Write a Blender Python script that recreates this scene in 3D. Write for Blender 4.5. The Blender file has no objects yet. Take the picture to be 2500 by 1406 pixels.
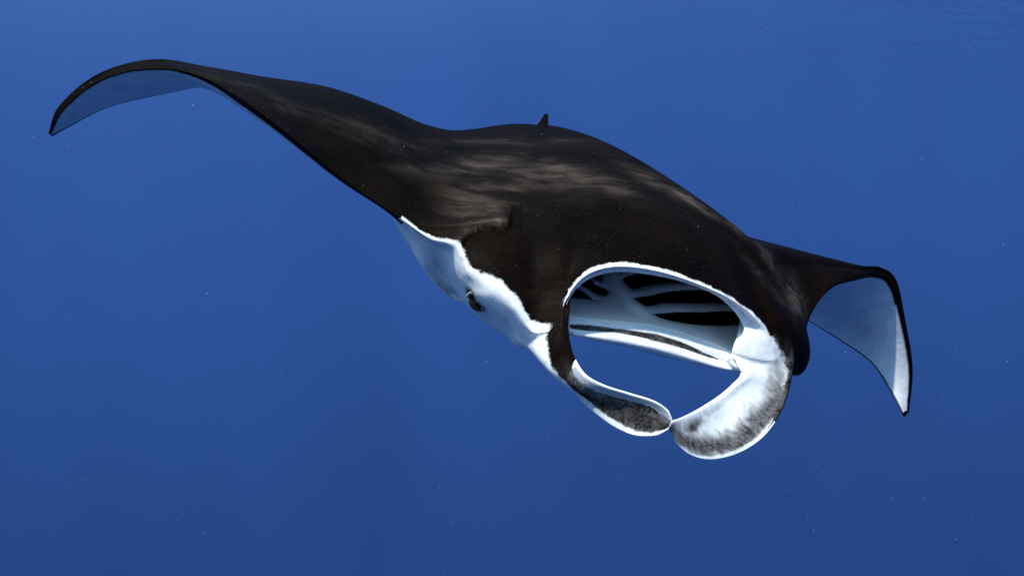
import bpy, math, random
import numpy as np
from mathutils import Vector

# ---------------------------------------------------------------- camera, water light, sun
scene = bpy.context.scene
F = 2165.0                                   # focal length in pixels of the 2500 px wide photograph
cam_data = bpy.data.cameras.new('camera')
cam_data.sensor_width = 36.0
cam_data.lens = 36.0 * F / 2500.0
cam_data.clip_start = 0.05
cam_data.clip_end = 2000.0
cam = bpy.data.objects.new('camera', cam_data)
cam.rotation_euler = (math.radians(90), 0, 0)
scene.collection.objects.link(cam)
scene.camera = cam

SUN = Vector((-0.30, -0.45, 0.84)).normalized()      # direction towards the sun
FILL_AUREOLE = (1.1, 1.8, 2.1)

world = bpy.data.worlds.new('World')
scene.world = world
world.use_nodes = True
wn, wl = world.node_tree.nodes, world.node_tree.links
wn.clear()
w_out = wn.new('ShaderNodeOutputWorld')
w_bg = wn.new('ShaderNodeBackground')
w_tc = wn.new('ShaderNodeTexCoord')
w_dot = wn.new('ShaderNodeVectorMath'); w_dot.operation = 'DOT_PRODUCT'
w_dot.inputs[1].default_value = Vector((-0.08, 0.0, 1.0)).normalized()   # light comes down from the surface
w_map = wn.new('ShaderNodeMapRange')
w_map.inputs['From Min'].default_value = -1.0
w_map.inputs['From Max'].default_value = 1.0
w_ramp = wn.new('ShaderNodeValToRGB')
w_ramp.color_ramp.interpolation = 'B_SPLINE'
stops = [(0.0, (0.020, 0.072, 0.240)), (0.20, (0.018, 0.060, 0.218)), (0.37, (0.0185, 0.058, 0.222)),
         (0.48, (0.025, 0.081, 0.303)), (0.58, (0.029, 0.092, 0.345)), (0.66, (0.037, 0.111, 0.384)),
         (0.82, (0.10, 0.24, 0.55)), (1.0, (0.30, 0.52, 0.80))]
els = w_ramp.color_ramp.elements
while len(els) < len(stops):
    els.new(0.5)
for e, (p, c) in zip(els, stops):
    e.position = p
    e.color = (*c, 1)
wl.new(w_tc.outputs['Generated'], w_dot.inputs[0])
wl.new(w_dot.outputs['Value'], w_map.inputs['Value'])
wl.new(w_map.outputs['Result'], w_ramp.inputs['Fac'])
# aureole centred on the sun, made broad as added fill light from the front
w_sd = wn.new('ShaderNodeVectorMath'); w_sd.operation = 'DOT_PRODUCT'
w_sd.inputs[1].default_value = SUN
wl.new(w_tc.outputs['Generated'], w_sd.inputs[0])
w_h = wn.new('ShaderNodeMath'); w_h.operation = 'MULTIPLY_ADD'
w_h.inputs[1].default_value = 0.5; w_h.inputs[2].default_value = 0.5
wl.new(w_sd.outputs['Value'], w_h.inputs[0])
w_p = wn.new('ShaderNodeMath'); w_p.operation = 'POWER'; w_p.inputs[1].default_value = 8.0
wl.new(w_h.outputs[0], w_p.inputs[0])
w_sc = wn.new('ShaderNodeVectorMath'); w_sc.operation = 'SCALE'
w_sc.inputs[0].default_value = FILL_AUREOLE
wl.new(w_p.outputs[0], w_sc.inputs['Scale'])
w_add = wn.new('ShaderNodeVectorMath'); w_add.operation = 'ADD'
w_mp = wn.new('ShaderNodeMapping'); w_mp.inputs['Scale'].default_value = (7, 7, 1.6)
w_nz = wn.new('ShaderNodeTexNoise'); w_nz.inputs['Scale'].default_value = 1.0; w_nz.inputs['Detail'].default_value = 3.0
wl.new(w_tc.outputs['Generated'], w_mp.inputs['Vector']); wl.new(w_mp.outputs['Vector'], w_nz.inputs['Vector'])
w_nm = wn.new('ShaderNodeMapRange'); w_nm.inputs['From Min'].default_value = 0.3; w_nm.inputs['From Max'].default_value = 0.7
w_nm.inputs['To Min'].default_value = 0.94; w_nm.inputs['To Max'].default_value = 1.06
wl.new(w_nz.outputs['Fac'], w_nm.inputs['Value'])
w_un = wn.new('ShaderNodeVectorMath'); w_un.operation = 'SCALE'      # the water is a little uneven
wl.new(w_ramp.outputs['Color'], w_un.inputs[0]); wl.new(w_nm.outputs['Result'], w_un.inputs['Scale'])
wl.new(w_un.outputs[0], w_add.inputs[0]); wl.new(w_sc.outputs[0], w_add.inputs[1])
wl.new(w_add.outputs[0], w_bg.inputs['Color'])
w_bg.inputs['Strength'].default_value = 0.707
wl.new(w_bg.outputs['Background'], w_out.inputs['Surface'])

sun_data = bpy.data.lights.new('sun', 'SUN')
sun_data.energy = 4.2
sun_data.angle = math.radians(1.2)
sun_data.color = (1.0, 0.955, 0.875)
sun = bpy.data.objects.new('sun', sun_data)
sun.rotation_euler = SUN.to_track_quat('Z', 'Y').to_euler()
scene.collection.objects.link(sun)

vs = scene.view_settings
vs.view_transform = 'Standard'
vs.look = 'None'
vs.exposure = 0.5
vs.gamma = 1.0
vs.use_curve_mapping = False
scene.cycles.max_bounces = 14
scene.cycles.diffuse_bounces = 8

# ---------------------------------------------------------------- coordinate helpers
def P(u, v, d):
    """A point seen in direction (u, v) of the photograph, d metres in front of the camera."""
    return np.array([(u - 1250.0) / F * d, d, (703.0 - v) / F * d])

def pix(p):
    p = np.asarray(p)
    return np.stack([1250.0 + p[..., 0] / p[..., 1] * F, 703.0 - p[..., 2] / p[..., 1] * F], -1)

# the animal's own frame: origin at the middle of the upper lip, s to its right, t rearward, n dorsal
O = P(1590, 668, 2.34)
AX = np.array([-0.2, 0.866, 0.456]); AX /= np.linalg.norm(AX)
LX = np.array([-0.916, -0.330, 0.229]); LX /= np.linalg.norm(LX)
NX = np.cross(LX, AX); NX /= np.linalg.norm(NX)
if NX[2] < 0: NX = -NX

def M(s, t, n):
    return O + s * LX + t * AX + n * NX

def lerp(a, b, f):
    return a + (b - a) * f

def cr(p0, p1, p2, p3, t):
    return 0.5 * ((2 * p1) + (-p0 + p2) * t + (2 * p0 - 5 * p1 + 4 * p2 - p3) * t * t
                  + (-p0 + 3 * p1 - 3 * p2 + p3) * t ** 3)

def spline(pts, m, axis=0, ghost0=None, ghost1=None):
    """Catmull-Rom through pts along axis, m samples per span, optional ghost ends."""
    pts = np.moveaxis(np.asarray(pts, float), axis, 0)
    g0 = 2 * pts[0] - pts[1] if ghost0 is None else ghost0
    g1 = 2 * pts[-1] - pts[-2] if ghost1 is None else ghost1
    q = np.concatenate([g0[None], pts, g1[None]])
    out = []
    for i in range(len(pts) - 1):
        for k in range(m):
            out.append(cr(q[i], q[i + 1], q[i + 2], q[i + 3], k / m))
    out.append(pts[-1])
    return np.moveaxis(np.array(out), 0, axis)

def poly_dist(p, line):
    """distance of points p (N,k) to the polyline (L,k)"""
    p = np.asarray(p)
    best = np.full(len(p), 1e9)
    for a, b in zip(line[:-1], line[1:]):
        ab = b - a
        L2 = float(ab @ ab) + 1e-12
        t = np.clip(((p - a) @ ab) / L2, 0, 1)
        d = np.linalg.norm(p - (a + t[:, None] * ab), axis=1)
        best = np.minimum(best, d)
    return best

def poly_sdf(p, poly):
    """signed distance of 2D points to a closed polygon, positive outside"""
    p = np.asarray(p); poly = np.asarray(poly, float)
    d = poly_dist(p, np.vstack([poly, poly[:1]]))
    inside = np.zeros(len(p), bool)
    n = len(poly)
    for i in range(n):
        (x1, y1), (x2, y2) = poly[i], poly[(i + 1) % n]
        c = (y1 > p[:, 1]) != (y2 > p[:, 1])
        xi = (x2 - x1) * (p[:, 1] - y1) / (y2 - y1 + 1e-12) + x1
        inside ^= c & (p[:, 0] < xi)
    return np.where(inside, -d, d)

def sstep(a, b, x):
    t = np.clip((x - a) / (b - a), 0, 1)
    return t * t * (3 - 2 * t)

def blob(uv, u, v, ru, rv, ang=0.0):
    c, s = math.cos(math.radians(ang)), math.sin(math.radians(ang))
    x, y = uv[:, 0] - u, uv[:, 1] - v
    a, b = x * c + y * s, -x * s + y * c
    return np.exp(-(a / ru) ** 2 - (b / rv) ** 2)

def grid_faces(nr, nc, off=0, flip=False):
    f = []
    for r in range(nr - 1):
        for c in range(nc - 1):
            q = [off + r * nc + c, off + r * nc + c + 1, off + (r + 1) * nc + c + 1, off + (r + 1) * nc + c]
            f.append(q[::-1] if flip else q)
    return f

def weld(verts, faces, attrs, tol=1e-5):
    key = np.round(verts / tol).astype(np.int64)
    _, first, inv = np.unique(key, axis=0, return_index=True, return_inverse=True)
    inv = inv.reshape(-1)
    nf = []
    for f in faces:
        g = []
        for i in f:
            j = int(inv[i])
            if j not in g:
                g.append(j)
        if len(g) > 2:
            nf.append(g)
    return verts[first], nf, {k: a[first] for k, a in attrs.items()}

def make_mesh(name, verts, faces, mat, parent=None, attrs=None, origin=None, smooth=True):
    org = O if origin is None else origin
    me = bpy.data.meshes.new(name)
    me.from_pydata([tuple(v - org) for v in verts], [], [tuple(f) for f in faces])
    for k, a in (attrs or {}).items():
        at = me.attributes.new(k, 'FLOAT', 'POINT')
        at.data.foreach_set('value', np.asarray(a, dtype=np.float32))
    me.polygons.foreach_set('use_smooth', [smooth] * len(me.polygons))
    me.materials.append(mat)
    me.update()
    ob = bpy.data.objects.new(name, me)
    scene.collection.objects.link(ob)
    if parent is not None:
        ob.parent = parent
    else:
        ob.location = org
    return ob

def tube(path, radii, n=20, squash=None, m=8):
    """closed tapered tube along a smooth path; squash = (axis, factor)"""
    path = spline(np.array(path), m)
    radii = spline(np.array(radii, float)[:, None], m)[:, 0]
    vs_, fs = [], []
    tan = np.gradient(path, axis=0)
    ref = np.array([0.13, 0.2, 1.0])
    for p, r, t in zip(path, radii, tan):
        t = t / np.linalg.norm(t)
        a = np.cross(t, ref); a /= np.linalg.norm(a)
        b = np.cross(t, a)
        for k in range(n):
            th = 2 * math.pi * k / n
            vs_.append(p + r * (math.cos(th) * a + math.sin(th) * b))
    L = len(path)
    for i in range(L - 1):
        for k in range(n):
            k2 = (k + 1) % n
            fs.append([i * n + k, i * n + k2, (i + 1) * n + k2, (i + 1) * n + k])
    c0, c1 = len(vs_), len(vs_) + 1
    vs_ += [path[0], path[-1]]
    for k in range(n):
        k2 = (k + 1) % n
        fs.append([c0, k2, k]); fs.append([c1, (L - 1) * n + k, (L - 1) * n + k2])
    vs_ = np.array(vs_)
    if squash is not None:
        ax, fac = squash
        ax = ax / np.linalg.norm(ax)
        cen = path.mean(0)
        vs_ = vs_ - np.outer((vs_ - cen) @ ax, ax) * (1 - fac)
    return vs_, fs

# ---------------------------------------------------------------- materials
def new_mat(name):
    m = bpy.data.materials.new(name); m.use_nodes = True
    nt = m.node_tree; nt.nodes.clear()
    out = nt.nodes.new('ShaderNodeOutputMaterial')
    bs = nt.nodes.new('ShaderNodeBsdfPrincipled')
    nt.links.new(bs.outputs['BSDF'], out.inputs['Surface'])
    return m, nt, bs

class NB:
    """small node-building helper"""
    def __init__(self, nt): self.nt = nt
    def n(self, kind, **kw):
        x = self.nt.nodes.new(kind)
        for k, v in kw.items(): setattr(x, k, v)
        return x
    def link(self, a, b): self.nt.links.new(a, b)
    def math(self, op, a, b=0.0, c=None, clamp=False):
        x = self.n('ShaderNodeMath', operation=op, use_clamp=clamp)
        for i, v in enumerate((a, b, c)):
            if v is None: continue
            if isinstance(v, (int, float)): x.inputs[i].default_value = v
            else: self.link(v, x.inputs[i])
        return x.outputs[0]
    def attr(self, name): return self.n('ShaderNodeAttribute', attribute_name=name).outputs['Fac']
    def noise(self, vec, scale, detail=4.0, rough=0.55, dist=0.0):
        x = self.n('ShaderNodeTexNoise')
        x.inputs['Scale'].default_value = scale; x.inputs['Detail'].default_value = detail
        x.inputs['Roughness'].default_value = rough; x.inputs['Distortion'].default_value = dist
        self.link(vec, x.inputs['Vector']); return x.outputs['Fac']
    def mapping(self, vec, scale=(1, 1, 1), rot=(0, 0, 0)):
        x = self.n('ShaderNodeMapping')
        x.inputs['Scale'].default_value = scale; x.inputs['Rotation'].default_value = rot
        self.link(vec, x.inputs['Vector']); return x.outputs['Vector']
    def smooth(self, val, a, b, lo=0.0, hi=1.0):
        x = self.n('ShaderNodeMapRange', interpolation_type='SMOOTHSTEP')
        for k, v in zip(('From Min', 'From Max', 'To Min', 'To Max'), (a, b, lo, hi)):
            x.inputs[k].default_value = v
        self.link(val, x.inputs['Value']); return x.outputs['Result']
    def mix(self, fac, a, b):
        x = self.n('ShaderNodeMix', data_type='RGBA')
        if isinstance(fac, (int, float)): x.inputs['Factor'].default_value = fac
        else: self.link(fac, x.inputs['Factor'])
        for s, v in ((6, a), (7, b)):
            if isinstance(v, tuple): x.inputs[s].default_value = (*v, 1)
            else: self.link(v, x.inputs[s])
        return x.outputs[2]

def skin_material(fin=False):
    m, nt, bs = new_mat('fin_skin' if fin else 'manta_skin'); b = NB(nt)
    co = b.n('ShaderNodeTexCoord').outputs['Object']
    fw, grey, pale = b.attr('white_field'), b.attr('grey_field'), b.attr('pale_field')
    # ragged edge between the dark and the white skin
    n1 = b.math('SUBTRACT', b.noise(co, 22, 6, 0.66), 0.5)
    n2 = b.math('SUBTRACT', b.noise(co, 115, 6, 0.72), 0.5)
    jit = b.math('MULTIPLY', b.attr('ragged_field'), b.math('ADD', b.math('MULTIPLY', n1, 0.034), b.math('MULTIPLY', n2, 0.011)))
    wm = b.smooth(b.math('ADD', fw, jit), -0.0046, 0.0052)
    # dark skin: near black brown, faint streaks following the body
    st = b.noise(b.mapping(co, (2.0, 5.5, 7.0), (0, 0.22, 0.35)), 2.0, 4, 0.55, 0.8)
    st = b.math('ADD', st, b.math('MULTIPLY', b.math('SUBTRACT', b.noise(b.mapping(co, (1, 2, 2)), 26, 5, 0.65), 0.5), 0.20))
    cl = b.noise(co, 5.0, 5, 0.6)
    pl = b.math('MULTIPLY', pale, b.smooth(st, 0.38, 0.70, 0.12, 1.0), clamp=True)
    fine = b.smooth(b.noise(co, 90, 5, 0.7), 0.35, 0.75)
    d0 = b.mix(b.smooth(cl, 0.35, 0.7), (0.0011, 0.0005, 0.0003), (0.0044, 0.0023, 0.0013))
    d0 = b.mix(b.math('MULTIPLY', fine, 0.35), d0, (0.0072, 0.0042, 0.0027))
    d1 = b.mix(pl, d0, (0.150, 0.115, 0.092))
    spk = b.smooth(b.noise(co, 170, 2, 0.5), 0.715, 0.76)
    d1 = b.mix(b.math('MULTIPLY', spk, 0.5), d1, (0.12, 0.11, 0.105))
    # white skin with grey mottling
    gs = b.noise(b.mapping(co, (30, 30, 30)), 1.0, 6, 0.7, 0.6)
    gf = b.noise(co, 130, 5, 0.7)
    if fin:                                     # streaks running out to the fin's edge
        cx = b.n('ShaderNodeCombineXYZ')
        b.link(b.math('MULTIPLY', b.attr('span_field'), 3.2), cx.inputs[0])
        b.link(b.math('MULTIPLY', b.attr('chord_field'), 1.1), cx.inputs[1])
        gs = b.noise(cx.outputs[0], 2.2, 5, 0.58, 0.9)
        pl = b.math('MULTIPLY', pale, b.smooth(b.math('ADD', b.math('MULTIPLY', gs, .45), b.math('MULTIPLY', b.noise(co, 24, 4, 0.55, 0.8), .55)), 0.38, 0.62, 0.05, 1.0), clamp=True)
        d1 = b.mix(pl, d0, (0.20, 0.19, 0.19))
    blot = b.noise(co, 24, 4, 0.55, 0.8)
    gsum = b.math('ADD', grey, b.math('ADD', b.math('MULTIPLY', b.math('SUBTRACT', gs, 0.5), 0.40),
                                      b.math('MULTIPLY_ADD', b.math('SUBTRACT', gf, 0.5), 0.22, b.math('MULTIPLY', b.math('SUBTRACT', blot, 0.5), 1.1))))
    gm = b.smooth(gsum, 0.02, 0.98)
    gm = b.math('MULTIPLY', gm, b.smooth(grey, 0.02, 0.25))
    gcol = b.mix(b.smooth(gs, 0.4, 0.65), (0.028, 0.025, 0.025), (0.11, 0.105, 0.11))
    wvar = b.smooth(b.noise(co, 16, 7, 0.66, 0.5), 0.36, 0.70)
    wcol = b.mix(wvar, (0.80, 0.80, 0.78), (0.62, 0.64, 0.66))
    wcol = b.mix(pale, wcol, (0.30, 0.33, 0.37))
    wcol = b.mix(gm, wcol, gcol)
    mot = b.math('MULTIPLY', b.smooth(b.noise(co, 48, 6, 0.72, 0.4), 0.52, 0.72), b.smooth(fw, 0.0, 0.045, 0.75, 0.0))
    wcol = b.mix(b.math('MULTIPLY', mot, b.smooth(b.attr('ragged_field'), 0.5, 0.9)), wcol, (0.16, 0.15, 0.155))
    b.link(b.mix(wm, d1, wcol), bs.inputs['Base Color'])
    b.link(b.mix(wm, (0.5, 0.5, 0.5), (0.55, 0.55, 0.55)), bs.inputs['Roughness'])
    bs.inputs['Specular IOR Level'].default_value = 0.015
    bm = b.n('ShaderNodeBump'); bm.inputs['Strength'].default_value = 0.35
    bm.inputs['Distance'].default_value = 0.004
    wr = b.noise(b.mapping(co, (26, 26, 7), (0.3, 0.5, 0)), 1.0, 3, 0.5, 0.6)
    h = b.math('ADD', b.math('MULTIPLY_ADD', b.noise(co, 60, 4, 0.6), 0.7, b.math('MULTIPLY', st, b.math('MULTIPLY_ADD', wm, -2.5, 2.5))), b.math('MULTIPLY', wm, b.math('MULTIPLY_ADD', wr, 1.6, 0.25)))
    b.link(h, bm.inputs['Height']); b.link(bm.outputs['Normal'], bs.inputs['Normal'])
    return m

def plain_material(name, c0, c1, scale=30, rough=0.5, spec=0.3):
    m, nt, bs = new_mat(name); b = NB(nt)
    co = b.n('ShaderNodeTexCoord').outputs['Object']
    b.link(b.mix(b.smooth(b.noise(co, scale, 5, 0.6), 0.3, 0.7), c0, c1), bs.inputs['Base Color'])
    bs.inputs['Roughness'].default_value = rough
    bs.inputs['Specular IOR Level'].default_value = spec
    return m

MAT_SKIN = skin_material()
MAT_FIN = skin_material(True)
MAT_BASKET = plain_material('pale_gill_skin', (0.84, 0.84, 0.81), (0.90, 0.89, 0.86), 18, 0.5, 0.3)
MAT_CHAMBER = plain_material('dark_gill_filaments', (0.020, 0.018, 0.018), (0.036, 0.031, 0.030), 60, 0.7, 0.1)
MAT_EYE = plain_material('eye_dark', (0.006, 0.006, 0.007), (0.014, 0.012, 0.012), 40, 0.12, 0.5)
MAT_LID = plain_material('eye_rim', (0.05, 0.047, 0.05), (0.22, 0.22, 0.23), 70, 0.5, 0.1)
MAT_SNOW = plain_material('marine_snow', (0.16, 0.18, 0.19), (0.34, 0.35, 0.35), 3, 0.7, 0.0)

# ---------------------------------------------------------------- the animal
manta = bpy.data.objects.new('manta_ray', None)
manta.location = O
manta.empty_display_size = 0.2
scene.collection.objects.link(manta)
manta['label'] = 'large black and white manta ray feeding with wide open mouth in blue water'
manta['category'] = 'manta ray'

# control columns from the tip of its right wing (picture left) to the tip of its left wing.
# crest = far rim of the back, B = dark/white border, E = leading edge, lip or flank contour, T = trailing edge
def MP(s, t, n): return ('M', s, t, n)
COLS = [
    # crest,               B,                    E,                    T
    ((118, 326, 2.695), (119, 327, 2.695), (121, 328, 2.695), (127, 334, 2.702)),
    ((146, 259, 2.665), (150, 263, 2.655), (155, 267, 2.65), (172, 309, 2.74)),
    ((242, 182, 2.62), (244, 190, 2.60), (249, 195, 2.59), (265, 263, 2.79)),
    ((375, 147, 2.62), (372, 160, 2.56), (374, 169, 2.55), (395, 232, 2.83)),
    ((510, 164, 2.72), (500, 184, 2.52), (498, 192, 2.51), (522, 212, 2.90)),
    ((640, 187, 2.85), (640, 275, 2.44), (638, 282, 2.44), MP(1.05, 1.10, -.16)),
    ((800, 214, 2.90), (828, 424, 2.39), (826, 431, 2.39), MP(.82, 1.20, -.17)),
    ((940, 263, 2.97), (975, 524, 2.37), (968, 530, 2.375), MP(.65, 1.30, -.20)),
    ((1030, 304, 3.03), (1050, 575, 2.37), (1036, 596, 2.40), MP(.52, 1.36, -.21)),
    ((1105, 324, 3.09), (1118, 592, 2.365), (1070, 650, 2.49), MP(.43, 1.40, -.21)),
    ((1170, 322, 3.15), (1150, 652, 2.33), (1113, 708, 2.50), MP(.35, 1.43, -.21)),
    ((1220, 312, 3.22), (1210, 675, 2.31), (1166, 768, 2.49), MP(.27, 1.45, -.21)),
    ((1270, 307, 3.27), (1258, 722, 2.30), (1228, 812, 2.47), MP(.20, 1.47, -.21)),
    ((1300, 308, 3.28), (1303, 780, 2.30), (1288, 850, 2.44), MP(.17, 1.48, -.21)),
    ((1330, 310, 3.27), (1364, 785, 2.30), (1376, 775, 2.36), MP(.14, 1.49, -.21)),
    ((1368, 313, 3.24), (1379, 727, 2.305), (1384, 732, 2.32), MP(.10, 1.50, -.21)),
    ((1415, 324, 3.20), (1425, 666, 2.30), (1428, 686, 2.315), MP(.05, 1.51, -.21)),
    ((1480, 348, 3.10), (1500, 641, 2.31), (1500, 664, 2.33), MP(0., 1.52, -.21)),
    ((1560, 390, 3.00), (1600, 652, 2.33), (1595, 672, 2.345), MP(-.10, 1.50, -.21)),
    ((1640, 440, 2.92), (1705, 687, 2.355), (1690, 696, 2.375), MP(-.20, 1.47, -.21)),
    ((1720, 495, 2.85), (1795, 731, 2.40), (1765, 733, 2.41), MP(-.28, 1.45, -.21)),
    ((1780, 540, 2.81), (1862, 790, 2.45), (1816, 800, 2.44), MP(-.35, 1.43, -.21)),
    ((1820, 573, 2.79), (1912, 865, 2.505), (1795, 868, 2.46), MP(-.42, 1.41, -.21)),
    ((1836, 583, 2.80), (1973, 842, 2.63), (1948, 916, 2.68), MP(-.50, 1.38, -.21)),
    ((1856, 590, 2.90), (1969, 800, 2.77), (1935, 868, 2.88), MP(-.60, 1.33, -.23)),
    ((1935, 607, 3.05), (1984, 752, 2.85), (1982, 760, 2.86), MP(-.75, 1.27, -.26)),
    ((2030, 631, 3.18), (2030, 696, 2.97), (2031, 703, 2.98), MP(-.95, 1.18, -.30)),
    ((2098, 649, 3.27), (2085, 677, 3.12), (2086, 684, 3.12), MP(-1.15, 1.10, -.34)),
    ((2145, 657, 3.34), (2136, 666, 3.27), (2136, 674, 3.27), (1985, 790, 3.78)),
    ((2184, 689, 3.40), (2179, 691, 3.36), (2174, 696, 3.36), (2052, 832, 3.72)),
    ((2208, 785, 3.46), (2205, 786, 3.44), (2201, 789, 3.43), (2128, 887, 3.57)),
    ((2227, 900, 3.52), (2224, 900, 3.51), (2220, 902, 3.50), (2182, 970, 3.53)),
    ((2219, 1006, 3.545), (2218, 1007, 3.54), (2216, 1008, 3.54), (2207, 1019, 3.53)),
]
NC = len(COLS)
MOUTH0, MOUTH1 = 14, 22                    # mouth corner columns
def pt(x): return M(*x[1:]) if isinstance(x[0], str) else P(*x)

# optional (u, v, d) overrides of the two mid rows of the back
MID3, MID4 = {}, {}
MID4[23] = (1948, 775, 2.63); MID3[23] = (1893, 672, 2.70)
MID4[24] = (1950, 735, 2.76); MID3[24] = (1905, 655, 2.83)
MID4[10] = (1150, 560, 2.41); MID3[10] = (1155, 440, 2.66)
MID4[11] = (1213, 565, 2.40); MID3[11] = (1215, 440, 2.66)
MID4[12] = (1262, 592, 2.38); MID3[12] = (1265, 445, 2.66)
MID4[13] = (1305, 615, 2.37); MID3[13] = (1305, 450, 2.66)
MID4[14] = (1347, 612, 2.36); MID3[14] = (1345, 450, 2.66)
MID4[15] = (1380, 600, 2.37); MID3[15] = (1385, 450, 2.66)
MID4[16] = (1426, 575, 2.41); MID3[16] = (1428, 450, 2.665)
MIDW = {8: (1042, 587, 2.40), 9: (1091, 622, 2.41), 10: (1134, 682, 2.378), 11: (1188, 732, 2.342), 12: (1250, 776, 2.325), 13: (1302, 822, 2.315), 21: (1842, 798, 2.445), 22: (1862, 880, 2.452), 23: (1972, 884, 2.645)}
MID4[22] = (1895, 770, 2.50); MID3[22] = (1862, 670, 2.62)

U = np.zeros((8, NC, 3))                   # upper sheet: T, behind, crest, mid, front, B, white strip, E
for c, (cre, bb, ee, tt) in enumerate(COLS):
    C, B, E, T = pt(cre), pt(bb), pt(ee), pt(tt)
    U[0, c], U[2, c], U[5, c], U[7, c] = T, C, B, E
    U[6, c] = P(*MIDW[c]) if c in MIDW else lerp(B, E, .5) + (E - C) / np.linalg.norm(E - C) * .12 * np.linalg.norm(E - B)
    w = 1.0 if 5 <= c <= 27 else 0.25
    U[1, c] = lerp(C, T, 0.45) + NX * 0.010 * w
    def mid(f, g):
        uv = lerp(np.array(bb[:2], float), np.array(cre[:2], float), f)
        return P(uv[0], uv[1], bb[2] + (cre[2] - bb[2]) * g)
    U[4, c] = P(*MID4[c]) if c in MID4 else mid(0.30, 0.17)
    U[3, c] = P(*MID3[c]) if c in MID3 else mid(0.65, 0.44)

# lower jaw: ridge, tooth line, lower rim
JAW = {14: ((1376, 775, 2.36), (1374, 793, 2.35), (1378, 817, 2.38)),
       15: ((1392, 777, 2.37), (1395, 797, 2.36), (1398, 820, 2.39)),
       16: ((1440, 783, 2.385), (1440, 801, 2.37), (1440, 829, 2.40)),
       17: ((1505, 789, 2.40), (1510, 808, 2.385), (1510, 843, 2.415)),
       18: ((1580, 797, 2.42), (1585, 821, 2.40), (1585, 859, 2.43)),
       19: ((1655, 813, 2.44), (1660, 841, 2.42), (1655, 879, 2.45)),
       20: ((1725, 838, 2.455), (1722, 866, 2.435), (1725, 896, 2.465)),
       21: ((1772, 858, 2.465), (1765, 880, 2.445), (1770, 904, 2.475)),
       22: ((1795, 868, 2.46), (1802, 885, 2.45), (1812, 908, 2.48))}
SQ = {8: .50, 9: .38, 10: .33, 11: .30, 12: .26, 13: .22, 14: .18, 15: .16, 16: .12, 17: .05, 18: -.03, 19: -.11,
      20: -.18, 21: -.25, 22: -.32, 23: -.42, 24: -.56}
Lw = np.zeros((6, NC, 3))                  # lower sheet: E/ridge, tooth, rim, belly front, belly rear, T
for c in range(NC):
    E, T = U[7, c], U[0, c]
    Lw[0, c], Lw[5, c] = E, T
    if c in SQ:
        q1 = M(SQ[c], 0.33, -0.34 + (0.06 if c in (8, 24) else 0)); q2 = M(SQ[c] * 1.05, 0.95, -0.36)
        Lw[3, c], Lw[4, c] = q1, q2
        if c in JAW:
            a, b_, d_ = JAW[c]
            Lw[0, c], Lw[1, c], Lw[2, c] = P(*a), P(*b_), P(*d_)
        else:
            kk = 0.25 if 10 <= c <= 13 else 1.0
            Lw[1, c] = lerp(E, q1, 0.12) - NX * 0.018 * kk
            Lw[2, c] = lerp(E, q1, 0.40) - NX * 0.035 * kk
    else:
        ch = np.linalg.norm(T - E)
        th = min(0.05, 0.055 * ch)
        up = U[3, c]
        for r, f, k in ((1, .05, .35), (2, .16, .7), (3, .42, 1.0), (4, .75, .6)):
            Lw[r, c] = lerp(E, T, f) - NX * th * k

# mouth chamber behind the lips
KC = list(range(MOUTH0, MOUTH1 + 1))
KS = {14: .30, 15: .27, 16: .21, 17: .11, 18: -.02, 19: -.20, 20: -.36, 21: -.47, 22: -.30}
K = np.zeros((7, len(KC), 3))
for i, c in enumerate(KC):
    E, J = U[7, c], Lw[0, c]
    K[0, i], K[6, i] = E, J
    if c in (MOUTH0, MOUTH1):
        sd_ = LX * (1 if c == MOUTH0 else -1)
        for r, (at_, al_) in {1: (.05, .06), 2: (.22, .16), 3: (.5, .17), 4: (.24, .16), 5: (.06, .06)}.items():
            K[r, i] = E + AX * at_ + sd_ * al_ * (1.3 if c == MOUTH1 else .6) - NX * .01 * r
        continue
    s = KS[c]
    K[1, i] = E + AX * 0.05 - NX * 0.004 - LX * {19: .01, 20: .04, 21: .09}.get(c, 0) + LX * {15: .05, 16: .02}.get(c, 0)
    K[2, i] = M(s * (1.0 if s < 0.05 else .85), .40, -.03)
    K[3, i] = M(s * (.95 if s < 0.05 else .7), .85, -.10)
    K[4, i] = M(s * (1.0 if s < 0.05 else .8), .55, -.30)
    K[5, i] = J + AX * 0.07 - NX * 0.07

MC, MR = 16, 14
gU = np.array([Lw[1, c] if not (MOUTH0 <= c <= MOUTH1) else K[1, c - MOUTH0] for c in range(NC)])
gL = np.array([U[6, c] if not (MOUTH0 <= c <= MOUTH1) else K[5, c - MOUTH0] for c in range(NC)])
SU = spline(spline(U, MR, 0, ghost1=gU), MC, 1)
SL = spline(spline(Lw, MR, 0, ghost0=gL), MC, 1)
SK = spline(spline(K, MR, 0, ghost0=U[6, KC], ghost1=Lw[1, KC]), MC, 1)
nU, nL, nK = SU.shape[0], SL.shape[0], SK.shape[0]
nCf, nKf = SU.shape[1], SK.shape[1]
# share the borders exactly
SK[0] = SU[-1, MOUTH0 * MC:MOUTH1 * MC + 1]
SK[-1] = SL[0, MOUTH0 * MC:MOUTH1 * MC + 1]
SL[0, :MOUTH0 * MC + 1] = SU[-1, :MOUTH0 * MC + 1]
SL[0, MOUTH1 * MC:] = SU[-1, MOUTH1 * MC:]
SL[-1] = SU[0]

def normals_grid(g):
    a = np.gradient(g, axis=0); b = np.gradient(g, axis=1)
    n = np.cross(a, b)
    return n / (np.linalg.norm(n, axis=-1, keepdims=True) + 1e-12)

# sculpted relief on the back (shoulder fold, brow, creases)
uvU = pix(SU).reshape(-1, 2)
ru = np.repeat(np.arange(nU) / MR, nCf)
cu = np.tile(np.arange(nCf) / MC, nU)

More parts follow.
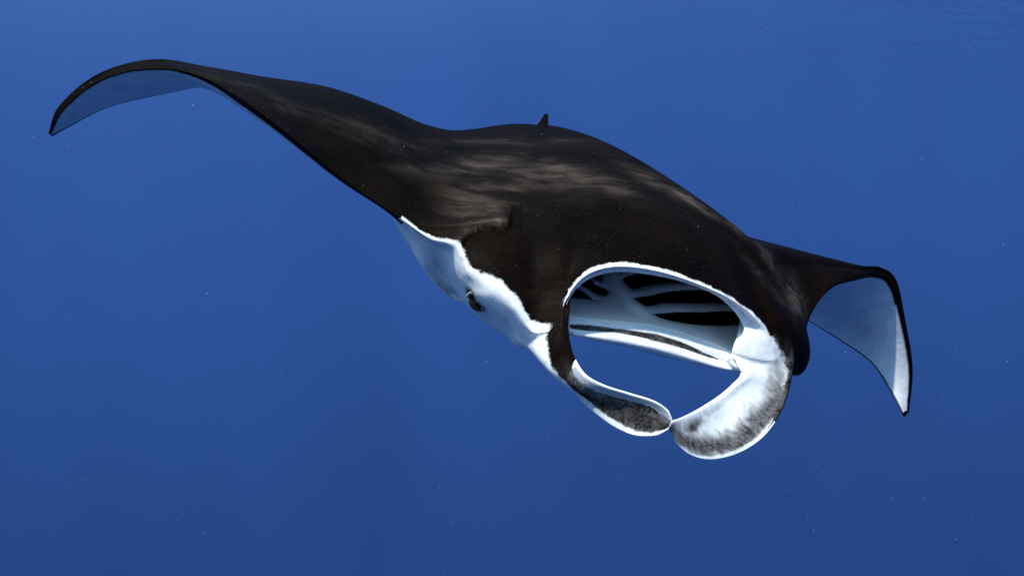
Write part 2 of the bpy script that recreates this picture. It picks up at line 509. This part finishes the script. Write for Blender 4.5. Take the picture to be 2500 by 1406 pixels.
fold = np.array([(1108, 606), (1124, 590), (1145, 572), (1175, 556), (1212, 549), (1238, 553), (1243, 530), (1246, 495)], float)
df = poly_dist(uvU, fold)
fp = np.vstack([fold, [(1235, 440), (1100, 440), (1040, 560)]])
ins = poly_sdf(uvU, fp) < 0
endw = sstep(1100, 1150, uvU[:, 0]) * sstep(498, 556, uvU[:, 1])
sgd = np.where(ins, df, -df)
amt = 0.015 * np.exp(-np.maximum(sgd, 0) / 40.0) * sstep(-9, 7, sgd) - 0.004 * np.exp(-((sgd + 12) / 10) ** 2)
amt = amt * endw * ((ru > 3) & (ru < 5))
vw = SU.reshape(-1, 3)
SU = (vw - vw / np.linalg.norm(vw, axis=1, keepdims=True) * amt[:, None]
      + np.outer(amt * .6, NX)).reshape(SU.shape)

bul = 0.016 * blob(uvU, 1168, 732, 26, 36, -35) * (ru > 5)
vw = SU.reshape(-1, 3)
SU = (vw - vw / np.linalg.norm(vw, axis=1, keepdims=True) * bul[:, None] + np.outer(bul, LX) * .3).reshape(SU.shape)

bc = spline(U[5], MC)                      # dark/white border in 3D
ec = spline(U[7], MC)
tc = spline(U[0], MC)
vU = SU.reshape(-1, 3)
head = (cu > 7) & (cu < 22.12)
dB = poly_dist(vU, bc[7 * MC:23 * MC])
fwU = np.where(ru > 5, dB, -dB)
fwU = np.where(head, fwU, -np.maximum(0.02, dB))
fwU = np.where(ru < 3, -0.2, fwU)
fwU = np.where((cu > 13.9) & (cu < 16), np.minimum(fwU, (cu - 14.95) * .018), fwU)
fwU = np.where((cu > 13) & (cu <= 14), np.minimum(fwU, (13.62 - cu) * .03), fwU)

pale = np.zeros(len(vU))  # pale skin marks of the back, with wet highlights painted in
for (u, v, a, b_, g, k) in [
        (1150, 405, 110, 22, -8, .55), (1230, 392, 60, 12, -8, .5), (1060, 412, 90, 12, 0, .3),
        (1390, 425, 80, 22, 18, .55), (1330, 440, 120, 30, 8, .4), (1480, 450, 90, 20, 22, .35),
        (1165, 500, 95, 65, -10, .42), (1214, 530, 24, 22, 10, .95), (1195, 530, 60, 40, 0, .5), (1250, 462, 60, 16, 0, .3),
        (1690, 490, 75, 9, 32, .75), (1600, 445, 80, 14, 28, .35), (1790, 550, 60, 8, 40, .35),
        (1895, 655, 70, 13, 56, .5), (1945, 735, 55, 18, 66, .8),  # sky sheen on the wing crease painted in as pale streaks
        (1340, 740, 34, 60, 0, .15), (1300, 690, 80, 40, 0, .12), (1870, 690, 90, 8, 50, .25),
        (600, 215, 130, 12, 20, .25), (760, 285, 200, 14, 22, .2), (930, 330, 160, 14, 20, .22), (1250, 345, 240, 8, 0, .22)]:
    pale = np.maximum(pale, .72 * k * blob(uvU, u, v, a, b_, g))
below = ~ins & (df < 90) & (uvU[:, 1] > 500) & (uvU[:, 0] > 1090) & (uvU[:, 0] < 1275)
pale = np.where(below, pale * sstep(-6, 4, sgd), pale)          # pale skin patch cut at the fold to paint in the shade below
pale = np.maximum(pale, .55 * np.where(ins, np.exp(-np.maximum(sgd, 0) / 45), 0) * sstep(1085, 1150, uvU[:, 0]) * sstep(500, 552, uvU[:, 1]))  # sunlit upper edge of the fold painted paler
pale = np.maximum(pale, 1.0 * blob(uvU, 1216, 533, 17, 17) * sstep(-4, 4, sgd))  # bright sun gleam on the fold painted into the skin
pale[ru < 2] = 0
greyU = 1.5 * np.maximum(blob(uvU, 1152, 722, 9, 24, -28), blob(uvU, 1168, 748, 10, 20, -58)) * (ru > 5)

vL = SL.reshape(-1, 3); uvL = pix(SL).reshape(-1, 2)
rl = np.repeat(np.arange(nL) / MR, nCf)
cl_ = np.tile(np.arange(nCf) / MC, nL)
dE = poly_dist(vL, ec)
dT = poly_dist(vL, tc)
wing = (cl_ < 7.2) | (cl_ > 23)
fwL = np.where(wing, np.minimum(dE - np.interp(cl_, [0, 3.4, 4.6, 7, 8.5, 20], [.005, .005, .035, .04, .009, .009]) * np.where(cl_ > 29.5, .5, 1), dT - 0.006), np.minimum(dT - 0.010, 0.2))
fwL = np.clip(fwL, -0.05, 0.2)
greyL = np.zeros(len(vL))
jawline = np.array([Lw[1, c] for c in range(14, 22)])
jl = spline(jawline, 10)
dj = poly_dist(vL, jl)
uvj = uvL[:, 0]
thick = np.interp(uvj, [1372, 1420, 1500, 1560, 1600, 1680, 1730, 1760], [.004, .008, .005, .007, .010, .007, .003, .0])
greyL = np.where((cl_ > 13.5) & (cl_ < 22), np.clip(2.2 - 1.6 * dj / np.maximum(thick, 1e-4), 0, 1.6), 0)
paleL = np.zeros(len(vL))
for (u, v, a, b_, g, k) in [(2085, 790, 120, 38, 35, .30), (2060, 740, 90, 40, 20, .08), (1180, 800, 90, 14, 38, .3)]:
    paleL = np.maximum(paleL, k * blob(uvL, u, v, a, b_, g))

vK = SK.reshape(-1, 3)
rk = np.repeat(np.arange(nK) / MR, nKf)
fwK = np.minimum(0.03 - poly_dist(vK, ec[MOUTH0 * MC:MOUTH1 * MC + 1]),0.1)
fwK = np.maximum(fwK, 0.05 - poly_dist(vK, SL[0, MOUTH0 * MC:MOUTH1 * MC + 1]))

verts = np.concatenate([vU, vL, vK])
faces = (grid_faces(nU, nCf, 0) + grid_faces(nL, nCf, len(vU))
         + grid_faces(nK, nKf, len(vU) + len(vL)))
rag = lambda c: np.where((c > 7.5) & (c < 23.5), 1.0, 0.25)
attrs = dict(ragged_field=np.concatenate([rag(cu), rag(cl_), np.ones(len(vK))]), white_field=np.concatenate([fwU, fwL, fwK]),
             grey_field=np.concatenate([greyU, greyL, np.zeros(len(vK))]),
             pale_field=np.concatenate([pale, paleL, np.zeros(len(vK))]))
body_front = np.concatenate([ru > 3.2, (rl < 2.2) & (cl_ > 8) & (cl_ < 23.5), np.zeros(len(vK), bool)])
attrs['front'] = body_front.astype(float)
verts, faces, attrs = weld(verts, faces, attrs)
body_front = attrs.pop('front') > .5
body_v, body_f, body_at = verts, faces, attrs

# ---------------------------------------------------------------- gill basket inside the mouth
def smooth_poly(pts, m=8):
    p = np.array(pts, float)
    q = np.concatenate([p[-1:], p, p[:2]])
    out = []
    for i in range(len(p)):
        for k in range(m):
            out.append(cr(q[i], q[i + 1], q[i + 2], q[i + 3], k / m))
    return np.array(out)

SLITS = [
    [(1384, 727), (1404, 702), (1428, 713), (1446, 728), (1459, 737), (1428, 734)],
    [(1408, 692), (1435, 678), (1455, 693), (1477, 702), (1487, 711), (1483, 724), (1472, 727), (1450, 719), (1428, 706)],
    [(1441, 676), (1463, 662), (1474, 673), (1472, 690), (1458, 688)],
    [(1517, 681), (1540, 670), (1600, 655), (1700, 688), (1655, 693), (1616, 695), (1576, 702), (1546, 709), (1528, 700)],
    [(1545, 728), (1578, 721), (1622, 711), (1669, 706), (1740, 710), (1800, 742), (1765, 744), (1732, 743), (1660, 744), (1616, 745), (1580, 752), (1560, 743)],
    [(1592, 768), (1620, 763), (1660, 760), (1715, 760), (1770, 757), (1835, 762), (1815, 793), (1790, 798), (1737, 799), (1671, 794), (1616, 782)],
]
SLITS = [smooth_poly(s) for s in SLITS]
jr = np.array([JAW[c][0] for c in range(14, 23)])
step = 1.6
us = np.arange(1350, 1850, step); vsr = np.arange(640, 900, step)
UU, VV = np.meshgrid(us, vsr)
uv = np.stack([UU.ravel(), VV.ravel()], 1)
sd = np.min([poly_sdf(uv, s) for s in SLITS], axis=0)
# snap grid points next to a slit border onto it
allp = np.array([poly_sdf(uv, s) for s in SLITS])
near = np.abs(sd) < 0.62 * step
which = np.argmin(np.abs(allp), axis=0)
for i in np.where(near)[0]:
    s = SLITS[which[i]]
    a = s; b_ = np.roll(s, -1, axis=0)
    ab = b_ - a
    t = np.clip(((uv[i] - a) * ab).sum(1) / ((ab * ab).sum(1) + 1e-9), 0, 1)
    q = a + ab * t[:, None]
    uv[i] = q[np.argmin(((q - uv[i]) ** 2).sum(1))]
sd2 = np.where(near, 0.0, sd)
vj = np.interp(uv[:, 0], jr[:, 0], jr[:, 1]); dj_ = np.interp(uv[:, 0], jr[:, 0], jr[:, 2])
dl = vj - uv[:, 1]
dep = dj_ + 0.012 + 0.10 * (1 - np.exp(-np.maximum(dl, 0) / 42)) + 0.0010 * np.maximum(dl, 0) + np.minimum(dl, 0) * -0.0006
# central ridge and rolled rims
ridge = np.array([(1600, 815), (1570, 765), (1535, 715), (1505, 670), (1495, 640)], float)
dr = poly_dist(uv, ridge)
dep = dep - 0.035 * np.exp(-(dr / 22) ** 2) * sstep(6, 50, dl)
dep = dep + 0.012 * np.exp(-np.maximum(sd2, 0) / 4.0)
bv = np.stack([(uv[:, 0] - 1250) / F * dep, dep, (703 - uv[:, 1]) / F * dep], 1)
nr, nc_ = VV.shape
keepv = sd2 >= -1e-6
bf = [f for f in grid_faces(nr, nc_) if all(keepv[f])]
# only inside the mouth opening (a margin behind the lips)
lipuv = pix(ec[MOUTH0 * MC:MOUTH1 * MC + 1]); ridgeuv = pix(SL[0, MOUTH0 * MC:MOUTH1 * MC + 1])
opening = np.vstack([lipuv, ridgeuv[::-1]])
so = poly_sdf(uv, opening)
bf = [f for f in bf if min(so[f]) < 14]
used = sorted({i for f in bf for i in f}); mp = {j: i for i, j in enumerate(used)}
bf = [[mp[i] for i in f] for f in bf]
uvu = uv[used]
cen = np.array([uvu[f].mean(0) for f in bf])
sdk = [poly_sdf(cen, s_) for s_ in SLITS]
arch = np.zeros(len(bf), int)
for n_, (i_, j_, w_, lo_, hi_) in enumerate([(3, 4, 15, 1562, 1900), (4, 5, 17, 1606, 1900), (0, 1, 13, 1300, 1452), (1, 2, 13, 1300, 1468)], 1):
    arch[(sdk[i_] < w_) & (sdk[j_] < w_) & (cen[:, 0] > lo_) & (cen[:, 0] < hi_)] = n_
def basket_piece(name, k_, parent):
    ff = [f for f, a_ in zip(bf, arch) if a_ == k_]
    us_ = sorted({i for f in ff for i in f}); mm = {j: i for i, j in enumerate(us_)}
    o = make_mesh(name, bv[used][us_], [[mm[i] for i in f] for f in ff], MAT_BASKET, parent)
    sol = o.modifiers.new('thickness', 'SOLIDIFY'); sol.thickness = 0.006; sol.offset = -1
    return o
basket = basket_piece('gill_basket', 0, manta)
for k_ in (1, 2, 3, 4):
    basket_piece('gill_arch', k_, basket)
basket['label'] = 'pale ribbed gill arches inside the open mouth'
# ---------------------------------------------------------------- cephalic fins
def fin(name, A, Bp, prof, mS=10, paint=None, label=None):
    """lofted flap: A and Bp are its two edges, prof gives (bulge towards the viewer, thickness) per station"""
    n = len(A)
    A = [P(*a) for a in A]; Bq = [P(*b) for b in Bp]
    ring = []
    for i in range(n):
        a, b = A[i], Bq[i]
        bul, th = prof[i]
        cmid = lerp(a, b, .5)
        view = -cmid / np.linalg.norm(cmid)
        e = (b - a); L = np.linalg.norm(e) + 1e-9
        nn = view - e / L * (view @ (e / L)); nn /= np.linalg.norm(nn)
        # closed ring: front a -> b, back b -> a
        fr = [lerp(a, b, f) + nn * (bul * 4 * f * (1 - f)) for f in (.22, .5, .78)]
        bk = [lerp(a, b, f) + nn * (bul * 4 * f * (1 - f) - th * (4 * f * (1 - f)) ** .5) for f in (.80, .5, .20)]
        ea = a + nn * (-th * .3); eb = b + nn * (-th * .3)
        ring.append([a, fr[0], fr[1], fr[2], b, eb + (b - a) / L * th * .25, bk[0], bk[1], bk[2], ea - (b - a) / L * th * .25])
    R = np.array(ring)                                            # n, 10, 3
    R = spline(R, mS, 0)
    q = np.concatenate([R[:, -1:], R, R[:, :2]], 1)
    m = 9
    out = []; wpar = []
    for k in range(10):
        for j in range(m):
            out.append(cr(q[:, k], q[:, k + 1], q[:, k + 2], q[:, k + 3], j / m))
            wpar.append(k + j / m)
    G = np.stack(out, 1)                                          # stations, ring
    ns, nr_ = G.shape[:2]
    V = G.reshape(-1, 3)
    fs = []
    for i in range(ns - 1):
        for k in range(nr_):
            k2 = (k + 1) % nr_
            fs.append([i * nr_ + k, (i + 1) * nr_ + k, (i + 1) * nr_ + k2, i * nr_ + k2])
    fs.append([(ns - 1) * nr_ + k for k in range(nr_)])
    S = np.repeat(np.arange(ns) / mS, nr_); W = np.tile(np.array(wpar), ns)
    at = paint(V, pix(V), S, W)
    at['span_field'] = S; at['chord_field'] = W
    return dict(name=name, v=V, f=fs, at=at, front=(W <= 4.4) | (W > 9.4), label=label)

def paint_right(V, uv, S, W):
    """its right cephalic fin, on the left of the picture"""
    front = W <= 4.3
    f = np.clip(W / 4.0, 0, 1)
    # border between the dark band and the white outer side
    bw = np.interp(S, [0, 1, 2, 3, 4, 5, 6, 7, 8, 9, 10, 11], [.30, .28, .28, .31, .40, .48, .62, .80, .86, .88, .85, .8])
    aw = np.interp(S, [0, 4.6, 5, 6, 7, 8, 9, 10, 11], [-.3, -.3, 0.08, .24, .28, .24, .22, .26, .3])
    wid = np.interp(S, [0, 3, 5, 8, 10], [.13, .07, .06, .085, .05])
    fw = np.maximum(f - bw, aw - f) * wid * 1.6
    fw = np.where((S < 2.6) & (uv[:, 1] < 792), -0.02, fw)
    fw = np.where(front, fw, np.where(W > 8.6, np.where(S > 4.8, 0.03, -0.03), 0.05))
    grey = 0.75 * blob(uv, 1490, 962, 40, 12, 25) * 0
    pale = .12 * blob(uv, 1345, 735, 34, 70) + .32 * blob(uv, 1500, 1000, 90, 26, 20) + .35 * blob(uv, 1610, 1030, 40, 22, 0) + .5 * blob(uv, 1550, 1046, 60, 10, 15) + .2 * blob(uv, 1400, 930, 40, 40, 45)
    tip = S > 5
    # pale wash near the upper rim of the inner face
    wash = np.where(tip & front, np.clip(1.6 - (f - aw) / .22, 0, 1) * .8, 0)
    pale = np.maximum(pale * front, wash)
    return dict(ragged_field=np.ones(len(V)), white_field=fw, grey_field=grey, pale_field=np.clip(pale, 0, 1))

A_R = [(1345, 640, 2.43), (1370, 705, 2.34), (1374, 758, 2.29), (1373, 805, 2.25), (1383, 853, 2.20), (1402, 892, 2.16), (1430, 924, 2.12),
       (1475, 946, 2.08), (1535, 964, 2.05), (1592, 981, 2.02), (1627, 1002, 2.01), (1640, 1024, 2.0)]
B_R = [(1215, 745, 2.46), (1250, 790, 2.42), (1264, 828, 2.39), (1298, 860, 2.36), (1338, 898, 2.31), (1374, 932, 2.26), (1412, 972, 2.21),
       (1452, 1006, 2.16), (1502, 1039, 2.10), (1552, 1059, 2.05), (1602, 1060, 2.02), (1632, 1046, 2.0)]
PR_R = [(.0, .05), (.01, .06), (.018, .06), (.035, .05), (.035, .04), (.025, .03), (.01, .022), (-.004, .016), (-.012, .014), (-.012, .012), (-.008, .010), (-.002, .006)]
fin_r = fin('cephalic_fin', A_R, B_R, PR_R, paint=paint_right, label='narrow curled cephalic fin with dark band and white rim')

def paint_left(V, uv, S, W):
    front = W <= 4.15
    f = np.clip(W / 4.0, 0, 1)
    # dark outer margin
    bw = np.interp(S, [0, 1, 2, 3, 4, 5, 6, 9], [.72, .76, .84, .86, .87, .92, 1.08, 1.1])
    fw = (bw - f) * .13
    ulim = np.interp(uv[:, 1], [760, 785, 800, 830, 865, 910, 940], [1825, 1852, 1868, 1892, 1911, 1921, 1925])
    fw = np.where(S < 3.4, np.minimum(fw, (ulim - uv[:, 0]) * .0011), fw)
    fw = np.where(front, fw, np.where((S < 5.2) & (W < 8), -0.03, 0.04))
    g = np.zeros(len(V))
    band = np.array([(1640, 1048), (1668, 1076), (1705, 1090), (1755, 1090), (1810, 1072), (1860, 1032), (1892, 985), (1908, 925), (1910, 880)], float)
    bd = poly_dist(uv, band)
    bwid = np.interp(uv[:, 0], [1640, 1700, 1760, 1820, 1880, 1910], [18, 34, 34, 46, 38, 18])
    g = .92 * np.exp(-(bd / bwid) ** 2) * np.interp(uv[:, 1], [870, 930, 985], [.45, .6, 1.0])
    for (u, v, a, b_, ang, k) in [(1839, 806, 4.5, 8, -20, 1.6), (1692, 1040, 42, 18, -36, .85), (1735, 1008, 46, 9, -36, .42), (1835, 1000, 52, 26, -52, .50),
                                  (1880, 960, 24, 40, 10, .55), (1770, 1066, 60, 18, -20, .45)]:
        g = np.maximum(g, k * blob(uv, u, v, a, b_, ang))
    rim = np.interp(f, [.93, .985], [1, 0])
    g = g * np.where(S > 5.0, rim, 1) * np.where(front, 1, 0)
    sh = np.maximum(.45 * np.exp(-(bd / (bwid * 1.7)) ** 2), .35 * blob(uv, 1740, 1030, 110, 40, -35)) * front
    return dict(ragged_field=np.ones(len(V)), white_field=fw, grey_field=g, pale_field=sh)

A_L = [(1825, 760, 2.57), (1822, 815, 2.455), (1808, 866, 2.425), (1824, 911, 2.395), (1798, 940, 2.35), (1765, 967, 2.29), (1730, 990, 2.22),
       (1695, 1010, 2.15), (1662, 1025, 2.09), (1641, 1032, 2.05), (1634, 1046, 2.04)]
B_L = [(1915, 770, 2.64), (1930, 825, 2.54), (1936, 878, 2.495), (1929, 922, 2.45), (1916, 972, 2.405), (1893, 1020, 2.34), (1853, 1068, 2.25),
       (1798, 1102, 2.17), (1735, 1117, 2.10), (1685, 1107, 2.06), (1648, 1078, 2.04)]
PR_L = [(.0, .05), (.01, .06), (.010, .06), (-.002, .045), (-.014, .030), (-.018, .022), (-.020, .018), (-.018, .015), (-.014, .013), (-.008, .011), (-.004, .007)]
fin_l = fin('cephalic_fin', A_L, B_L, PR_L, paint=paint_left, label='broad paddle shaped cephalic fin, white inside with grey mottling')

# soft fillets where the cephalic fins grow out of the head
from mathutils.bvhtree import BVHTree
def bvh(v, f):
    return BVHTree.FromPolygons([Vector(p) for p in v], f)
def fillet(v, mask, tree, k):
    out = v.copy()
    o0 = Vector((0, 0, 0))
    for i in np.where(mask)[0]:
        p = v[i]
        dist = float(np.linalg.norm(p)); dr_ = Vector(p / dist)
        hit = tree.ray_cast(o0, dr_)
        if hit[0] is None: continue
        a, b = dist, hit[3]
        if abs(a - b) > k * 1.0: 
            if a > b and a - b < k * 4: out[i] = p * ((a - .4 * k * (1 - (a - b - k) / (3 * k))) / dist)
            continue
        h = min(1.0, max(0.0, .5 + .5 * (b - a) / k))
        sm = b + (a - b) * h - k * h * (1 - h)
        sm += max(0.0, (a - b) - .4 * k)
        out[i] = p * (sm / dist)
    return out
tb, tr, tl = bvh(body_v, body_f), bvh(fin_r['v'], fin_r['f']), bvh(fin_l['v'], fin_l['f'])
puv = pix(body_v)
mr = body_front & (puv[:, 0] > 1180) & (puv[:, 0] < 1420) & (puv[:, 1] > 620) & (puv[:, 1] < 960)
ml = body_front & (puv[:, 0] > 1740) & (puv[:, 0] < 2000) & (puv[:, 1] > 720) & (puv[:, 1] < 960)
nb = fillet(body_v, mr, tr, .06)
nb = fillet(nb, ml, tl, .06)
fin_r['v'] = fillet(fin_r['v'], fin_r['front'], tb, .06)
fin_l['v'] = fillet(fin_l['v'], fin_l['front'], tb, .06)
body_v = nb
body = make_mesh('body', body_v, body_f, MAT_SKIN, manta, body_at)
for q_ in (fin_r, fin_l):
    ob = make_mesh(q_['name'], q_['v'], q_['f'], MAT_FIN, manta, q_['at'])
    ob['label'] = q_['label']

# ---------------------------------------------------------------- eyes, dorsal fin, tail
def ellipsoid(cen, ax, nu=24, nv=16):
    vs_, fs = [], []
    for j in range(nv + 1):
        ph = math.pi * j / nv
        for i in range(nu):
            th = 2 * math.pi * i / nu
            vs_.append(cen + ax[0] * math.sin(ph) * math.cos(th) + ax[1] * math.sin(ph) * math.sin(th) + ax[2] * math.cos(ph))
    for j in range(nv):
        for i in range(nu):
            i2 = (i + 1) % nu
            fs.append([j * nu + i, j * nu + i2, (j + 1) * nu + i2, (j + 1) * nu + i])
    v, f, _ = weld(np.array(vs_), fs, {})
    return v, f

tb2 = bvh(body_v, body_f)
eh = tb2.ray_cast(Vector((0, 0, 0)), Vector(P(1164, 738, 1.0)).normalized())
ec_ = np.array(eh[0]) + np.array(P(1160, 735, 1.0)) * .010
v_, f_ = ellipsoid(ec_, (np.array([.014, .004, -.021]), np.array([.012, .020, .010]), np.array([-.012, -.012, -.004])))
eye = make_mesh('eye', v_, f_, MAT_EYE, manta)
lid_path = [ec_ + .0275 * (math.cos(a_) * np.array([.56, .1, -.82]) + math.sin(a_) * np.array([.82, -.1, .56]) * .78) + np.array([-.006, -.012, 0]) for a_ in np.linspace(.2, 3.6, 9)]
lv, lf = tube(lid_path, [.002, .004, .0055, .006, .006, .006, .0055, .004, .002], 10, m=5)
make_mesh('eyelid', lv, lf, MAT_LID, eye)
ec2 = P(1958, 885, 2.68)
v_, f_ = ellipsoid(ec2, (np.array([-.008, 0, -.026]), np.array([.012, .028, 0]), np.array([.016, 0.008, .004])))
make_mesh('eye', v_, f_, MAT_EYE, manta)

# dorsal fin: thin triangular blade
base0, base1 = P(1302, 314, 3.30), P(1338, 320, 3.28)
tip_ = P(1333, 274, 3.42)
prof_ = [(0, 0), (.30, .30), (.52, .68), (.66, .94), (.74, 1.0), (.86, .98), (.90, .88), (.95, .45), (1.0, 0)]
ex = base1 - base0; ez = P(1336, 277, 3.32) - P(1332, 318, 3.28)
ey = np.array([-.25, .97, .1]) * .006
vs_, fs = [], []
outl = []
for (a, b_) in prof_:
    outl.append(base0 + ex * a + ez * b_)
mid0 = base0 + ex * .55 + ez * .35
nO = len(outl)
for sgn in (-1, 1):
    for (a, b_), p in zip(prof_, outl):
        vs_.append(p + ey * sgn * (.6 if b_ < .5 else .35))
    vs_.append(mid0 + ey * sgn * 1.8)
for k in range(nO - 1):
    fs.append([k, k + 1, nO]); fs.append([nO + 1 + k + 1, nO + 1 + k, 2 * nO + 1])
    fs.append([k, nO + 1 + k, nO + 2 + k, k + 1])
fs.append([nO - 1, 0, nO]); fs.append([nO + 1, 2 * nO, 2 * nO + 1])
z = np.zeros(len(vs_))
make_mesh('dorsal_fin', np.array(vs_), fs, MAT_SKIN, manta, dict(ragged_field=z, white_field=z - .1, grey_field=z, pale_field=z), smooth=False)

v_, f_ = tube([M(0, 1.38, -.20), M(0, 1.6, -.26), M(.02, 2.0, -.42), M(.05, 2.5, -.68), M(.08, 3.0, -1.0)],
              [.05, .028, .016, .010, .004], 14)
z = np.zeros(len(v_))
make_mesh('tail', v_, f_, MAT_SKIN, manta, dict(ragged_field=z, white_field=z - .1, grey_field=z, pale_field=z))

# ---------------------------------------------------------------- underside of the sea surface, high above
def water_surface():
    m = bpy.data.materials.new('sea_surface_from_below'); m.use_nodes = True
    nt = m.node_tree; nt.nodes.clear(); b = NB(nt)
    out = nt.nodes.new('ShaderNodeOutputMaterial')
    tr_ = b.n('ShaderNodeBsdfTransparent'); gl = b.n('ShaderNodeBsdfGlossy')
    gl.inputs['Roughness'].default_value = 0.08
    gl.inputs['Color'].default_value = (0.9, 0.95, 1, 1)
    co = b.n('ShaderNodeTexCoord').outputs['Object']
    nz = b.noise(b.mapping(co, (0.34, 1.3, 1), (0, 0, 0.35)), 1.0, 5, 0.6, 0.6)
    bm = b.n('ShaderNodeBump'); bm.inputs['Strength'].default_value = 1.0; bm.inputs['Distance'].default_value = 0.6
    b.link(nz, bm.inputs['Height']); b.link(bm.outputs['Normal'], gl.inputs['Normal'])
    lw = b.n('ShaderNodeLayerWeight'); lw.inputs['Blend'].default_value = 0.35
    b.link(bm.outputs['Normal'], lw.inputs['Normal'])
    fac = b.math('MULTIPLY', b.attr('chop_field'), b.smooth(lw.outputs['Facing'], 0.45, 0.85))
    mx = b.n('ShaderNodeMixShader')
    b.link(fac, mx.inputs['Fac']); b.link(tr_.outputs[0], mx.inputs[1]); b.link(gl.outputs[0], mx.inputs[2])
    b.link(mx.outputs[0], out.inputs['Surface'])
    nx, ny = 60, 50
    xs, ys = np.linspace(-30, 30, nx), np.linspace(-20, 30, ny)
    X, Y = np.meshgrid(xs, ys)
    Z = 4.6 - 0.035 * X + 0.05 * np.sin(X * 1.1 + Y * .5) + 0.04 * np.sin(Y * 1.7 - X * .3)
    r = np.hypot(X - 11, Y - 11)
    chop = 0.40 * (1 - sstep(3, 12, r))
    V = np.stack([X.ravel(), Y.ravel(), Z.ravel()], 1)
    o = make_mesh('water_surface', V, grid_faces(ny, nx), m, None, dict(chop_field=chop.ravel()), origin=np.zeros(3))
    o['kind'] = 'structure'
    o['label'] = 'rippled underside of the sea surface above the manta ray'
water_surface()

# ---------------------------------------------------------------- drifting specks in the water
rng = random.Random(7)
sv, sf = [], []
ico = [(0, 0, 1), (.894, 0, .447), (.276, .851, .447), (-.724, .526, .447), (-.724, -.526, .447), (.276, -.851, .447),
       (.724, .526, -.447), (-.276, .851, -.447), (-.894, 0, -.447), (-.276, -.851, -.447), (.724, -.526, -.447), (0, 0, -1)]
icf = [(0, 1, 2), (0, 2, 3), (0, 3, 4), (0, 4, 5), (0, 5, 1), (1, 6, 2), (2, 7, 3), (3, 8, 4), (4, 9, 5), (5, 10, 1),
       (2, 6, 7), (3, 7, 8), (4, 8, 9), (5, 9, 10), (1, 10, 6), (11, 7, 6), (11, 8, 7), (11, 9, 8), (11, 10, 9), (11, 6, 10)]
for k in range(2400):
    d = 0.9 + 5.0 * rng.random() ** 0.8
    x = (rng.random() - .5) * 1.5 * d; y = (rng.random() - .5) * 0.95 * d
    r = 0.00036 * (0.5 + 1.7 * rng.random() ** 5) * (0.7 + 0.35 * d)
    st = 1 + (1.5 * rng.random() if rng.random() < .25 else 0)
    o = len(sv)
    for a, b_, c in ico:
        sv.append(np.array([x + a * r, d + b_ * r, y + c * r * st]))
    sf += [[o + i for i in f] for f in icf]
snow = make_mesh('marine_snow', np.array(sv), sf, MAT_SNOW, None, None, origin=np.array([0., 3., 0.]))
snow['kind'] = 'stuff'
snow['label'] = 'tiny pale specks drifting in the blue water'
snow['category'] = 'plankton'
